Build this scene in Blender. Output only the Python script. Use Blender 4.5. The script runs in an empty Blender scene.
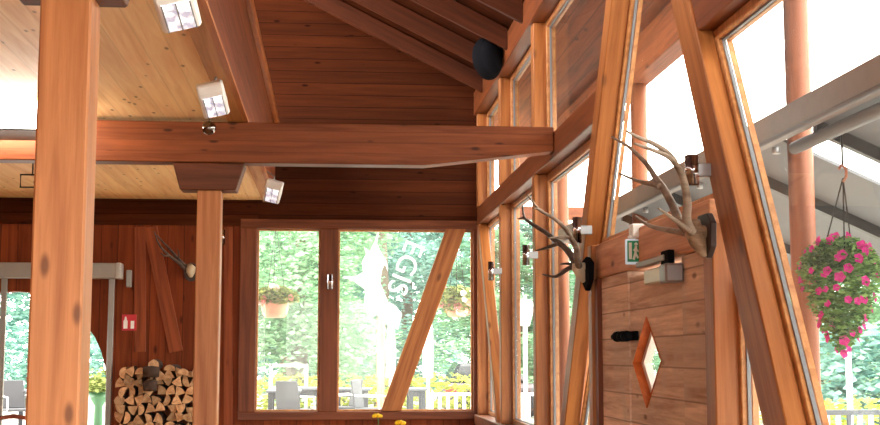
import bpy, bmesh, math, random
from mathutils import Vector, Matrix
random.seed(7)
C = bpy.context.scene.collection
SC = bpy.context.scene
R = math.radians

# ------------------------------------------------------------------ camera, sky, exposure
FPX, EYE = 1270.0, 1.55
PITCH = math.atan(142.5/FPX)
YAW = math.atan(110/math.hypot(FPX, 142.5))
cam = bpy.data.objects.new('camera', bpy.data.cameras.new('camera'))
C.objects.link(cam)
cam.location = (0, 0, EYE)
cam.rotation_euler = (R(90)+PITCH, 0, -YAW)
cam.data.sensor_width = 36
cam.data.lens = FPX*36/880
cam.data.clip_end = 400
SC.camera = cam

SKY_STRENGTH = 13.0
world = bpy.data.worlds.new('sky'); SC.world = world
world.use_nodes = True
bg = world.node_tree.nodes['Background']
bg.inputs[0].default_value = (1.0, 0.95, 0.88, 1)
bg.inputs[1].default_value = SKY_STRENGTH
SC.view_settings.view_transform = 'Standard'
SC.view_settings.look = 'None'
SC.view_settings.exposure = 0.0
SC.view_settings.gamma = 1
SC.view_settings.use_curve_mapping = False
SC.cycles.use_denoising = True
SC.cycles.max_bounces = 12
SC.cycles.diffuse_bounces = 6
SC.cycles.transparent_max_bounces = 24

def portal(loc, rot, sx, sy):
    l = bpy.data.lights.new('daylight_opening', 'AREA'); l.shape = 'RECTANGLE'
    l.size, l.size_y = sx, sy; l.cycles.is_portal = True
    o = bpy.data.objects.new('daylight_opening', l); o.location = loc; o.rotation_euler = rot
    C.objects.link(o)
portal((2.0, 4.5, 2.65), (0, R(90), 0), 3.6, 21)      # the long glazed side, daylight enters towards -X
portal((0.4, 15.25, 1.97), (R(-90), 0, 0), 2.6, 2.2)  # the two back windows
portal((-1.1, -6.1, 1.7), (R(90), 0, 0), 6.1, 2.7)        # unseen front of the hall, left open to let sky light in

# ------------------------------------------------------------------ helpers
_d = None
def ray(x, y):
    cx, cy = x-440, 212.5-y
    fw = Vector((math.sin(YAW)*math.cos(PITCH), math.cos(YAW)*math.cos(PITCH), math.sin(PITCH)))
    r = Vector((math.cos(YAW), -math.sin(YAW), 0))
    u = Vector((-math.sin(YAW)*math.sin(PITCH), -math.cos(YAW)*math.sin(PITCH), math.cos(PITCH)))
    return fw*FPX + r*cx + u*cy
def onY(x, y, Y):
    d = ray(x, y); t = Y/d.y
    return Vector((d.x*t, Y, EYE+d.z*t))
def onX(x, y, X):
    d = ray(x, y); t = X/d.x
    return Vector((X, d.y*t, EYE+d.z*t))
def onZ(x, y, Z):
    d = ray(x, y); t = (Z-EYE)/d.z
    return Vector((d.x*t, d.y*t, Z))

def lin(r, g, b):
    f = lambda c: (c/255/12.92) if c/255 <= .04045 else ((c/255+.055)/1.055)**2.4
    return (f(r), f(g), f(b), 1)

class MB:
    def __init__(s): s.b = bmesh.new()
    def box(s, x0, y0, z0, x1, y1, z1, mi=0):
        v = [s.b.verts.new(p) for p in ((x0,y0,z0),(x1,y0,z0),(x1,y1,z0),(x0,y1,z0),(x0,y0,z1),(x1,y0,z1),(x1,y1,z1),(x0,y1,z1))]
        for f in ((0,3,2,1),(4,5,6,7),(0,1,5,4),(1,2,6,5),(2,3,7,6),(3,0,4,7)):
            s.b.faces.new([v[i] for i in f]).material_index = mi
        return s
    def prism(s, pts, d, mi=0):
        d = Vector(d)
        a = [s.b.verts.new(Vector(p)) for p in pts]
        c = [s.b.verts.new(Vector(p)+d) for p in pts]
        n = len(pts)
        fs = [s.b.faces.new(a[::-1]), s.b.faces.new(c)]
        for i in range(n):
            fs.append(s.b.faces.new((a[i], a[(i+1) % n], c[(i+1) % n], c[i])))
        for f in fs: f.material_index = mi
        return s
    def tube(s, pts, rad, n=8, mi=0, cap=True, smooth=True):
        pts = [Vector(p) for p in pts]
        if not isinstance(rad, (list, tuple)): rad = [rad]*len(pts)
        rings = []; up = None
        for i, p in enumerate(pts):
            t = (pts[min(i+1, len(pts)-1)]-pts[max(i-1, 0)]).normalized()
            if up is None:
                up = Vector((0, 0, 1)) if abs(t.z) < .9 else Vector((1, 0, 0))
            a = t.cross(up).normalized(); b = a.cross(t).normalized(); up = b
            rings.append([s.b.verts.new(p+(a*math.cos(2*math.pi*k/n)+b*math.sin(2*math.pi*k/n))*rad[i]) for k in range(n)])
        for i in range(len(rings)-1):
            for k in range(n):
                f = s.b.faces.new((rings[i][k], rings[i][(k+1) % n], rings[i+1][(k+1) % n], rings[i+1][k]))
                f.smooth = smooth; f.material_index = mi
        if cap:
            s.b.faces.new(rings[0][::-1]).material_index = mi
            s.b.faces.new(rings[-1]).material_index = mi
        return s
    def lathe(s, prof, n=20, o=(0,0,0), mi=0, smooth=True):
        o = Vector(o); rings = []
        for r, z in prof:
            rings.append([s.b.verts.new(o+Vector((max(r,1e-4)*math.cos(2*math.pi*k/n), max(r,1e-4)*math.sin(2*math.pi*k/n), z))) for k in range(n)])
        for i in range(len(rings)-1):
            for k in range(n):
                f = s.b.faces.new((rings[i][k], rings[i][(k+1) % n], rings[i+1][(k+1) % n], rings[i+1][k])); f.smooth = smooth; f.material_index = mi
        s.b.faces.new(rings[0][::-1]).material_index = mi; s.b.faces.new(rings[-1]).material_index = mi
        return s
    def ball(s, c, r, sub=2, sc=(1,1,1), jit=0, rng=None):
        m = Matrix.Translation(Vector(c)) @ Matrix.Diagonal((sc[0], sc[1], sc[2], 1))
        g = bmesh.ops.create_icosphere(s.b, subdivisions=sub, radius=r, matrix=m)
        for v in g['verts']:
            if jit: v.co += Vector((rng.uniform(-jit,jit), rng.uniform(-jit,jit), rng.uniform(-jit,jit)))
            for f in v.link_faces: f.smooth = True
        return s
    def leafcards(s, n, pos, size, rng, mi=0):
        for _ in range(n):
            p = pos(rng); L = size*rng.uniform(.6, 1.3)
            q = Matrix.Rotation(rng.uniform(0, 6.28), 3, 'Z') @ Matrix.Rotation(rng.uniform(-1.2, 1.2), 3, 'X')
            pts = [(-.5,0,0),(-.1,-.3,.05),(.5,0,-.06),(-.1,.3,.05)]
            s.b.faces.new([s.b.verts.new(p+q @ (Vector(a)*L)) for a in pts]).material_index = mi
        return s

def frame_along(dirv, origin=(0,0,0), side=None):
    x = Vector(dirv).normalized()
    ref = Vector(side) if side else (Vector((0,0,1)) if abs(x.z) < .9 else Vector((0,1,0)))
    y = ref.cross(x).normalized(); z = x.cross(y).normalized()
    m = Matrix((x, y, z)).transposed().to_4x4(); m.translation = Vector(origin)
    return m

def obj(name, mb, mat, parent=None, M=None, bevel=0, fix=True):
    b = mb.b
    if fix: bmesh.ops.recalc_face_normals(b, faces=b.faces)
    M = M or (Matrix.Translation(parent.location) if parent else Matrix())
    b.transform(M.inverted())
    me = bpy.data.meshes.new(name); b.to_mesh(me); b.free()
    for m in (mat if isinstance(mat, (list, tuple)) else [mat]): me.materials.append(m)
    o = bpy.data.objects.new(name, me); C.objects.link(o)
    if parent:
        o.parent = parent
        pm = parent.matrix_basis.copy(); q = parent.parent
        while q: pm = q.matrix_basis @ pm; q = q.parent
        o.matrix_basis = pm.inverted() @ M
    else: o.matrix_basis = M
    if bevel:
        bv = o.modifiers.new('bevel', 'BEVEL'); bv.width = bevel; bv.segments = 1; bv.limit_method = 'ANGLE'
    return o
def tag(o, label=None, cat=None, group=None, kind=None):
    if label: o['label'] = label
    if cat: o['category'] = cat
    if group: o['group'] = group
    if kind: o['kind'] = kind
    return o
def thing(name, loc, label, cat, group=None, kind=None):
    o = bpy.data.objects.new(name, None); o.location = loc; o.empty_display_size = .05; C.objects.link(o)
    return tag(o, label, cat, group, kind)
def dup(root, loc=None, rotz=None, label=None, parent=None):
    c = root.copy(); C.objects.link(c)
    if parent: c.parent = parent
    if loc is not None: c.location = loc
    if rotz is not None: c.rotation_euler.z = rotz
    if label: c['label'] = label
    for ch in list(root.children): dup(ch, parent=c)
    return c

# ------------------------------------------------------------------ materials
class N:
    def __init__(s, name):
        s.m = bpy.data.materials.new(name); s.m.use_nodes = True
        s.t = s.m.node_tree; s.bsdf = s.t.nodes['Principled BSDF']
    def n(s, typ, **kw):
        x = s.t.nodes.new(typ)
        for k, v in kw.items(): setattr(x, k, v)
        return x
    def l(s, a, b): s.t.links.new(a, b)
    def val(s, inp, v):
        if hasattr(v, 'default_value') or hasattr(v, 'is_linked'): s.l(v, inp)
        else: inp.default_value = v
    def math(s, op, a, b=0.0, c=None, clamp=False):
        x = s.n('ShaderNodeMath', operation=op, use_clamp=clamp)
        s.val(x.inputs[0], a); s.val(x.inputs[1], b)
        if c is not None: s.val(x.inputs[2], c)
        return x.outputs[0]
    def mix(s, f, a, b, typ='MIX'):
        x = s.n('ShaderNodeMix', data_type='RGBA', blend_type=typ)
        s.val(x.inputs[0], f); s.val(x.inputs[6], a); s.val(x.inputs[7], b)
        return x.outputs[2]
    def comb(s, a, b, c):
        x = s.n('ShaderNodeCombineXYZ')
        for i, v in enumerate((a, b, c)): s.val(x.inputs[i], v)
        return x.outputs[0]
    def noise(s, v, scale=1, detail=3, rough=.55, dist=0):
        x = s.n('ShaderNodeTexNoise'); s.l(v, x.inputs['Vector'])
        x.inputs['Scale'].default_value = scale; x.inputs['Detail'].default_value = detail
        x.inputs['Roughness'].default_value = rough; x.inputs['Distortion'].default_value = dist
        return x.outputs['Fac']
    def ramp(s, f, stops):
        x = s.n('ShaderNodeValToRGB'); s.l(f, x.inputs[0]); e = x.color_ramp.elements
        e[0].position, e[0].color = stops[0]; e[1].position, e[1].color = stops[-1]
        for p, c in stops[1:-1]:
            k = e.new(p); k.color = c
        return x.outputs[0]
    def step(s, v, lo, hi):
        x = s.n('ShaderNodeMapRange', interpolation_type='SMOOTHSTEP'); s.val(x.inputs[0], v)
        x.inputs[1].default_value = lo; x.inputs[2].default_value = hi
        return x.outputs[0]

def wood(name, light, dark, axis=0, plank=None, groove=.5, knots=1.0, rough=.55, rnd=.12, stain=0, knotscale=1.0, stretch=1.0, spec=.25):
    """timber: grain along local axis; plank=(axis, width) splits it into boards"""
    k = N(name)
    tc = k.n('ShaderNodeTexCoord'); oi = k.n('ShaderNodeObjectInfo')
    sp = k.n('ShaderNodeSeparateXYZ'); k.l(tc.outputs['Object'], sp.inputs[0])
    ax = [sp.outputs[0], sp.outputs[1], sp.outputs[2]]
    L = ax[axis]; o1, o2 = [ax[i] for i in range(3) if i != axis]
    seed = k.math('MULTIPLY', oi.outputs['Random'], 37.0)
    pl = None
    if plank:
        t = k.math('DIVIDE', ax[plank[0]], plank[1])
        idx = k.math('FLOOR', t); fr = k.math('FRACT', t)
        wn = k.n('ShaderNodeTexWhiteNoise', noise_dimensions='1D'); k.l(k.math('ADD', idx, seed), wn.inputs['W'])
        pl = wn.outputs['Value']
        seed = k.math('ADD', seed, k.math('MULTIPLY', pl, 23.0))
    Ls = k.math('ADD', L, seed)
    g = k.noise(k.comb(k.math('MULTIPLY', Ls, .9*stretch), k.math('MULTIPLY', o1, 16), k.math('MULTIPLY', o2, 16)), 1, 5, .6, .6)
    fine = k.noise(k.comb(k.math('MULTIPLY', Ls, 3), k.math('MULTIPLY', o1, 120), k.math('MULTIPLY', o2, 120)), 1, 2)
    col = k.ramp(g, [(.3, dark), (.62, light)])
    col = k.mix(k.math('MULTIPLY', k.step(fine, .45, .75), .22), col, dark)
    if pl is not None:
        b = k.math('MULTIPLY_ADD', pl, rnd*2.4, 1-rnd*1.2)
        col = k.mix(1.0, col, k.comb(b, b, b), 'MULTIPLY')
    b = k.math('MULTIPLY_ADD', oi.outputs['Random'], rnd, 1-rnd/2)
    col = k.mix(1.0, col, k.comb(b, b, b), 'MULTIPLY')
    if knots:
        vo = k.n('ShaderNodeTexVoronoi'); vo.inputs['Scale'].default_value = 1
        k.l(k.comb(k.math('MULTIPLY', Ls, 2.2*knotscale), k.math('MULTIPLY', o1, 5.5*knotscale), k.math('MULTIPLY', o2, 5.5*knotscale)), vo.inputs['Vector'])
        d = vo.outputs['Distance']
        dk = (dark[0]*.28, dark[1]*.24, dark[2]*.24, 1)
        col = k.mix(k.math('MULTIPLY', k.math('SUBTRACT', 1.0, k.step(d, .05, .17)), .85*knots), col, dk)
    if stain:
        s2 = k.noise(tc.outputs['Object'], 2.3, 4, .6)
        col = k.mix(k.math('MULTIPLY', k.step(s2, .45, .7), stain), col, (light[0]*.5+.09, light[1]*.5+.1, light[2]*.5+.1, 1))
    if plank and groove:
        e = k.math('MINIMUM', fr, k.math('SUBTRACT', 1.0, fr))
        gw = .004/plank[1]
        col = k.mix(k.math('MULTIPLY', k.math('SUBTRACT', 1.0, k.step(e, gw*.5, gw*1.6)), groove), col, (dark[0]*.2, dark[1]*.2, dark[2]*.2, 1))
    k.l(col, k.bsdf.inputs['Base Color']); k.bsdf.inputs['Roughness'].default_value = rough; k.bsdf.inputs['Specular IOR Level'].default_value = spec
    bp = k.n('ShaderNodeBump'); bp.inputs['Strength'].default_value = .15; bp.inputs['Distance'].default_value = .01
    k.l(g, bp.inputs['Height']); k.l(bp.outputs[0], k.bsdf.inputs['Normal'])
    return k.m

def plain(name, col, rough=.5, metal=0, var=.08, scale=8, emit=0, ecol=None):
    k = N(name); tc = k.n('ShaderNodeTexCoord')
    f = k.noise(tc.outputs['Object'], scale, 3)
    c = k.mix(f, tuple(x*(1-var) for x in col[:3])+(1,), tuple(min(1, x*(1+var)) for x in col[:3])+(1,))
    k.l(c, k.bsdf.inputs['Base Color']); k.bsdf.inputs['Roughness'].default_value = rough; k.bsdf.inputs['Metallic'].default_value = metal
    if emit:
        k.bsdf.inputs['Emission Color'].default_value = ecol or col; k.bsdf.inputs['Emission Strength'].default_value = emit
    return k.m
def leafmat(name, c1, c2, trans=.35):
    k = N(name); geo = k.n('ShaderNodeNewGeometry'); tc = k.n('ShaderNodeTexCoord')
    f = k.math('ADD', k.math('MULTIPLY', geo.outputs['Random Per Island'], .6), k.math('MULTIPLY', k.noise(tc.outputs['Object'], 1.1, 2), .5))
    col = k.ramp(f, [(.25, c1), (.8, c2)])
    df = k.n('ShaderNodeBsdfDiffuse'); tr = k.n('ShaderNodeBsdfTranslucent'); mx = k.n('ShaderNodeMixShader')
    k.l(col, df.inputs[0]); k.l(col, tr.inputs[0]); mx.inputs[0].default_value = trans
    k.l(df.outputs[0], mx.inputs[1]); k.l(tr.outputs[0], mx.inputs[2])
    k.l(mx.outputs[0], k.t.nodes['Material Output'].inputs[0])
    return k.m
def glassmat(name, tint=(.97,.99,.98,1), veil=.008):
    k = N(name); tp = k.n('ShaderNodeBsdfTransparent'); gl = k.n('ShaderNodeBsdfGlossy'); mx = k.n('ShaderNodeMixShader')
    tp.inputs[0].default_value = tint; gl.inputs['Roughness'].default_value = .02
    ge = k.n('ShaderNodeNewGeometry'); dt = k.n('ShaderNodeVectorMath', operation='DOT_PRODUCT')
    k.l(ge.outputs['Normal'], dt.inputs[0]); k.l(ge.outputs['Incoming'], dt.inputs[1])
    fac = k.math('MULTIPLY_ADD', k.math('POWER', k.math('SUBTRACT', 1.0, k.math('ABSOLUTE', dt.outputs['Value'])), 5.0), .26, .012)
    k.l(fac, mx.inputs[0]); k.l(tp.outputs[0], mx.inputs[1]); k.l(gl.outputs[0], mx.inputs[2])
    du = k.n('ShaderNodeBsdfTranslucent'); du.inputs[0].default_value = (1,1,1,1); m2 = k.n('ShaderNodeMixShader'); tc = k.n('ShaderNodeTexCoord')  # white scatter in the pane imitates haze and glare
    k.l(k.math('MULTIPLY_ADD', k.noise(tc.outputs['Object'], 2.2, 4), veil, veil*.5), m2.inputs[0])
    k.l(mx.outputs[0], m2.inputs[1]); k.l(du.outputs[0], m2.inputs[2])
    k.l(m2.outputs[0], k.t.nodes['Material Output'].inputs[0])
    return k.m

M_POST = wood('honey_timber', lin(184, 122, 76), lin(146, 86, 46), 0, knots=.9, rough=.42, knotscale=1.3)
M_BRACE = wood('amber_timber', lin(174, 110, 60), lin(128, 70, 32), 0, knots=.8, rough=.42)
M_BEAM = wood('red_brown_timber', lin(130, 70, 36), lin(96, 46, 20), 0, plank=(2,.085), groove=.25, knots=1, knotscale=1.5, rough=.45, rnd=.1)
M_CORB = wood('brown_timber', lin(104, 56, 34), lin(74, 38, 20), 0, knots=.3, rough=.5)
M_RAFT = wood('rafter_timber', lin(80, 37, 17), lin(56, 24, 10), 0, knots=.6, rough=.5)
M_GABLE = wood('dimmed_gable_boards', lin(72, 33, 14), lin(54, 23, 9), 0, plank=(2,.145), groove=.7, knots=1, knotscale=1.35, rnd=.16, spec=.06, rough=.7)  # same wood as elsewhere, dimness of the gable put into the colour
M_VERT = wood('upright_wall_boards', lin(132, 62, 29), lin(100, 44, 17), 2, plank=(0,.19), groove=.6, knots=.9, rnd=.14, spec=.12)
M_SILL = wood('window_rail_timber', lin(124, 66, 34), lin(88, 42, 19), 0, knots=.7, rough=.42)
M_ROOF = wood('roof_boards', lin(66, 30, 13), lin(48, 20, 8), 0, plank=(1,.14), groove=.6, knots=.7, rnd=.14, spec=.06, rough=.7)
M_CEIL = wood('pale_ceiling_boards', lin(250, 216, 160), lin(232, 184, 126), 1, plank=(0,.16), groove=.15, knots=1, rnd=.05, knotscale=1.7)
M_DOOR = wood('rough_sawn_boards', lin(240, 208, 180), lin(172, 130, 104), 1, plank=(2,.165), groove=.55, knots=.9, knotscale=1.4, rough=.8, rnd=.18, stain=.7)
M_FRAME = wood('pale_window_frame', lin(196, 138, 86), lin(160, 100, 56), 2, knots=.2, rough=.4)
M_FLOOR = wood('floor_boards', lin(190,150,110), lin(150,108,74), 1, plank=(0,.14), groove=.6, knots=.4, rough=.35)
M_GLASS = glassmat('window_glass')
M_CLEAR = glassmat('high_window_glass', veil=.003)
M_HAZY = glassmat('hazy_window_glass', veil=.017)  # stronger glare veil to wash out the view behind
M_GASK = plain('grey_gasket', lin(120,122,126), .5)
M_CHROME = plain('brushed_chrome', lin(200,200,205), .18, 1)
M_STEEL = plain('grey_steel', lin(150,150,152), .4, .6)
M_ALU = plain('grey_aluminium', lin(150,148,142), .45, .3)
M_WHITE = plain('white_paint', lin(236,234,228), .4)
M_BLACK = plain('black_plastic', lin(18,18,22), .6)
M_BLACK.node_tree.nodes['Principled BSDF'].inputs['Specular IOR Level'].default_value = .04
M_BLACK.node_tree.nodes['Principled BSDF'].inputs['Roughness'].default_value = .8
M_DARKM = plain('dark_metal', lin(50,46,44), .4, .6)
M_ANT = wood('antler', lin(150,130,112), lin(92,74,60), 0, knots=0, rough=.5)
M_ANTD = wood('dark_antler', lin(96,80,70), lin(52,42,38), 0, knots=0, rough=.45)
M_BONE = plain('bone', lin(206,190,162), .6, var=.2)
M_SHIELD = plain('dark_shield', lin(48,34,28), .5)

def window(n, quad, axis, glass=None, thick=.03, frame=.045, depth=.045, gl=0.0, gasket=True, out=1):
    """quad: corner points of the opening in one plane; frame runs inside it"""
    P = [Vector(p) for p in quad]
    c = sum(P, Vector())/len(P)
    root = thing('window_%d' % n, c, None, None, None, 'structure')
    nrm = Vector((1,0,0)) if axis == 'X' else Vector((0,1,0))
    def inset(d):
        q = []
        for i in range(len(P)):
            a, b, e = P[i-1], P[i], P[(i+1) % len(P)]
            u = (b-a).normalized(); v = (e-b).normalized()
            nu = u.cross(nrm); nv = v.cross(nrm)
            if (c-b).dot(nu) < 0: nu = -nu
            if (c-b).dot(nv) < 0: nv = -nv
            k = 1+nu.dot(nv)
            q.append(b+(nu+nv)*(d/max(k,.15)))
        return q
    Q = inset(frame)
    for i in range(len(P)):
        j = (i+1) % len(P)
        m = MB().prism([P[i], P[j], Q[j], Q[i]], nrm*depth)
        obj('frame', m, M_FRAME, root, frame_along(P[j]-P[i], P[i]), .004)
    if gasket:
        G = inset(frame+.011)
        m = MB()
        for i in range(len(P)):
            j = (i+1) % len(P)
            m.prism([Q[i]+nrm*depth*.55, Q[j]+nrm*depth*.55, G[j]+nrm*depth*.55, G[i]+nrm*depth*.55], nrm*.016)
            mb2 = MB().prism([Q[i]+nrm*(depth*.55+.022), Q[j]+nrm*(depth*.55+.022), G[j]+nrm*(depth*.55+.022), G[i]+nrm*(depth*.55+.022)], nrm*.026)
            obj('glazing_bead', mb2, M_FRAME, root, frame_along(P[j]-P[i], P[i]))
        obj('gasket', m, M_GASK, root)
    g = MB().prism([p+nrm*(depth*.55+.0165) for p in Q], nrm*.005)
    obj('glass_pane', g, glass or M_GLASS, root)
    return root

# ------------------------------------------------------------------ structure
XW, YB = 1.73, 15.0     # inner faces of the glazed side and of the back wall
S = lambda n, mb, m, **k: tag(obj(n, mb, m, **k), kind='structure')
S('floor', MB().box(-8, -6.2, -.2, 1.98, 15.2, 0), M_FLOOR)
S('ceiling', MB().box(-8, -6.2, 3.36, -.80, 14.95, 3.46), M_CEIL)
roofz = lambda x: 4.735-.506*(x-XW)
S('roof', MB().prism([(1.93,-6.2,roofz(1.93)), (-4.5,-6.2,roofz(-4.5)), (-4.5,-6.2,roofz(-4.5)+.15), (1.93,-6.2,roofz(1.93)+.15)], (0,21.4,0)), M_ROOF)
S('roof_eave', MB().prism([(2.78,-6.2,roofz(2.78)), (1.93,-6.2,roofz(1.93)), (1.93,-6.2,roofz(1.93)+.15), (2.78,-6.2,roofz(2.78)+.15)], (0,24.2,0)), wood('eave_boards', lin(158,84,44), lin(112,56,26), 1, plank=(0,.14), groove=.5, knots=.7))
S('roof_eave_back', MB().prism([(1.93,15.2,roofz(1.93)), (-4.5,15.2,roofz(-4.5)), (-4.5,15.2,roofz(-4.5)+.15), (1.93,15.2,roofz(1.93)+.15)], (0,1.2,0)), M_ROOF)
# fascia along the edge of the flat ceiling
S('trim_1', MB().box(-.80, -6.2, 3.36, -.665, 14.95, 4.22), wood('fascia_boards', lin(126, 62, 29), lin(92, 42, 18), 1, plank=(2,.21), groove=.5, knots=.5))
S('trim_2', MB().box(-.665, -6.2, 4.19, -.62, 14.95, 4.30), wood('fascia_cap', lin(176, 100, 50), lin(130, 66, 30), 1, knots=.4), bevel=.006)
S('trim_3', MB().box(-.685, -6.2, 3.335, -.645, 14.95, 3.36), wood('fascia_bead', lin(190, 122, 72), lin(150, 84, 44), 1, knots=.2))
S('trim_20', MB().box(-.80, -6.2, 3.335, -.685, 14.95, 3.36), wood('fascia_underside', lin(196, 140, 84), lin(156, 102, 54), 1, knots=.4))
# back wall: left part with the arched doorway cut out
ARCX, ARCZ, ARCR = -3.62, 1.22, 1.06
mb = MB()
mb.box(-8, YB, 0, ARCX-ARCR-.02, YB+.2, 3.36)
n = 18
arc = [(ARCX+ARCR*math.cos(math.pi*i/n), ARCZ+ARCR*math.sin(math.pi*i/n)) for i in range(n+1)]
for i in range(n):
    (x1, z1), (x0, z0) = arc[i], arc[i+1]
    mb.prism([(x0,YB,z0), (x1,YB,z1), (x1,YB,3.36), (x0,YB,3.36)], (0,.2,0))
mb.box(ARCX-ARCR-.02, YB, 0, ARCX-ARCR, YB+.2, 3.36)
mb.box(ARCX+ARCR, YB, 0, -1.06, YB+.2, 3.36)
mb.box(-1.06, YB, 0, 1.93, YB+.2, .80)
S('wall_back', mb, M_VERT)
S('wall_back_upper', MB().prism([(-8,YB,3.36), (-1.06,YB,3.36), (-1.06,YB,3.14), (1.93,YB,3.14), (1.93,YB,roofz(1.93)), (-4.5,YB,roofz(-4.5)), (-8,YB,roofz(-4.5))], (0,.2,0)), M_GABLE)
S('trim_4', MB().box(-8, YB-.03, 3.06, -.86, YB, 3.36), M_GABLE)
# window surround of the back wall
def rail(n, p0, p1, y0, y1, z0, z1, m=None):
    return S(n, MB().box(p0, y0, z0, p1, y1, z1), m or M_SILL, bevel=.005, M=frame_along((1,0,0), (p0, y0, z0)))
rail('trim_5', -1.06, 1.93, YB-.035, YB+.2, 3.03, 3.14)
rail('trim_6', -1.06, 1.93, YB-.035, YB+.2, .80, .895)
def stile(n, x0, x1, z0=.895, z1=3.03, y0=YB-.035):
    return S(n, MB().box(x0, y0, z0, x1, YB+.2, z1), M_SILL, bevel=.005, M=frame_along((0,0,1), (x0, y0, z0)))
stile('trim_7', -1.06, -.865); stile('trim_8', -.125, .085); stile('trim_9', 1.685, 1.93)
S('wall_left', MB().box(-8.2, -6.2, 0, -8, 15.2, 3.46), M_VERT)
S('wall_front', MB().box(-8.2, -6.4, 0, 1.93, -6.2, .3).box(-8.2, -6.4, .3, -4.2, -6.2, 3.4).prism([(-8.2,-6.4,3.05),(1.93,-6.4,3.05),(1.93,-6.4,roofz(1.93)),(-4.5,-6.4,roofz(-4.5)),(-8.2,-6.4,roofz(-4.5))], (0,.2,0)), M_VERT)  # out of view; its opening is left to admit sky light

w1 = window(1, [(-.865,YB+.04,.895), (-.125,YB+.04,.895), (-.125,YB+.04,3.03), (-.865,YB+.04,3.03)], 'Y', frame=.022, gasket=False, glass=M_HAZY)
w2 = window(2, [(.085,YB+.04,.895), (1.685,YB+.04,.895), (1.685,YB+.04,3.03), (.085,YB+.04,3.03)], 'Y', frame=.022, gasket=False, glass=M_HAZY)

# glazed side: sill wall, rails, posts
TB, TT = 3.09, 3.30
XF = XW+.11      # face of the window frames behind the timber grid
M_SW = wood('side_wall_boards', lin(150, 80, 42), lin(106, 50, 22), 1, plank=(2,.15), groove=.5)
S('wall_right', MB().box(XW+.03, 8.43, 0, XW+.2, 15.0, .74), M_SW)
S('wall_right_near', MB().box(XW+.03, -6.2, 0, XW+.2, 5.35, .74), M_SW)
def railY(n, y0, y1, z0, z1, x0=XW-.02, x1=XW+.2, m=None):
    return S(n, MB().box(x0, y0, z0, x1, y1, z1), m or M_SILL, bevel=.006, M=frame_along((0,1,0), (x0, y0, z0)))
railY('trim_10', 8.34, 15, .74, .86, XW-.04); railY('trim_11', -6.2, 5.40, .74, .86, XW-.04)
railY('trim_12', 7.749+.655*(3.79-3.2), 15, TB, TT, XW+.006); railY('trim_18', -6.2, 6.233-.589*.16-.2, TB, TT, XW+.006)
railY('trim_13', -6.2, 15, 4.42, 4.70, XW-.03)
def postY(y0, y1, z0, z1, label=None, m=None):
    o = obj('timber_post', MB().box(XW, y0, z0, XW+.2, y1, z1), m or M_BRACE, None, frame_along((0,0,1), (XW, (y0+y1)/2, z0)), .006)
    return tag(o, label, 'post', None, 'thing')
stile_c = S('trim_14', MB().box(XW, 14.86, .86, XW+.2, 15, TB).box(XW, 14.86, TT, XW+.2, 15, 4.42), M_BRACE, bevel=.005, M=frame_along((0,0,1), (XW, 14.9, .86)))
P1, P2, PDL, PDR = (12.86,13.0), (10.67,10.81), (8.34,8.46), (5.64,5.78)
postY(*P1, .86, TB, 'honey-coloured upright window post, first one out from the back corner on the glazed side')
postY(*P2, .86, TB, 'honey-coloured upright window post between the first post and the boarded door')
postY(*PDL, 0, 2.28, 'upright timber post at the far edge of the boarded door wall, behind the smaller-looking antlers')
postY(*PDR, 0, 2.15, 'upright timber post at the near edge of the boarded door wall, below the broad brace')
postY(*P1, TT, 4.42, 'short upright post in the high window strip, above the first window post')
postY(*P2, TT, 4.42, 'short upright post in the high window strip, just past the end of the cross beam')
for y in (2.9, .5, -2, -4.4):
    S('trim_15', MB().box(XW, y, .86, XW+.2, y+.14, TB).box(XW, y, TT, XW+.2, y+.14, 4.42), M_BRACE)
# leaning braces of the glazed side: far edge and slope in the wall plane
def brace(yfar0, z0, yfar1, z1, wy, label, name='diagonal_brace', x0=XW-.005, x1=XW+.11, m=None):
    q = [(x0,yfar0,z0), (x0,yfar1,z1), (x0,yfar1-wy,z1), (x0,yfar0-wy,z0)]
    d = Vector((0, yfar1-yfar0, z1-z0))
    o = obj(name, MB().prism(q, (x1-x0,0,0)), m or M_BRACE, None, frame_along(d, q[0], (1,0,0)), .006)
    return tag(o, label, 'brace', None, 'thing')
B1 = lambda z: 7.749+.655*(3.79-z)
B2 = lambda z: 6.233-.589*(3.361-z)
brace(B1(.86), .86, B1(4.42), 4.42, .2, 'tall leaning timber brace left of the boarded door, its top tilted toward the door', x0=XW-.006)
brace(B2(.86), .86, B2(4.42), 4.42, .27, 'broad tall leaning timber brace right of the boarded door, in front of the terrace window', x0=XW-.006, x1=XW+.08)
brace(13.35, .86, 14.95, TB, .17, 'slender leaning brace in the corner window bay next to the back wall', x0=XW+.0)

# side windows (openings between the posts), high strip above
def winX(n, y0, y1, z0, z1, **k): return window(n, [(XF,y0,z0), (XF,y1,z0), (XF,y1,z1), (XF,y0,z1)], 'X', **k)
winX(3, P1[1], 14.86, .86, TB, frame=.04); winX(4, P2[1], P1[0], .86, TB); window(5, [(XF,B1(.86)-.03,.86), (XF,P2[0],.86), (XF,P2[0],TB), (XF,B1(TB)-.03,TB)], 'X', frame=.07)
window(6, [(XF,B1(2.28)-.17,2.28), (XF,B1(4.42)-.17,4.42), (XF,B2(4.42)-.03,4.42), (XF,B2(2.28)-.03,2.28)], 'X', frame=.05, glass=M_CLEAR)
window(19, [(XF,PDL[1],.86), (XF,PDL[1],2.2), (XF,B1(.86)-.17,.86)], 'X', frame=.03)
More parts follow.
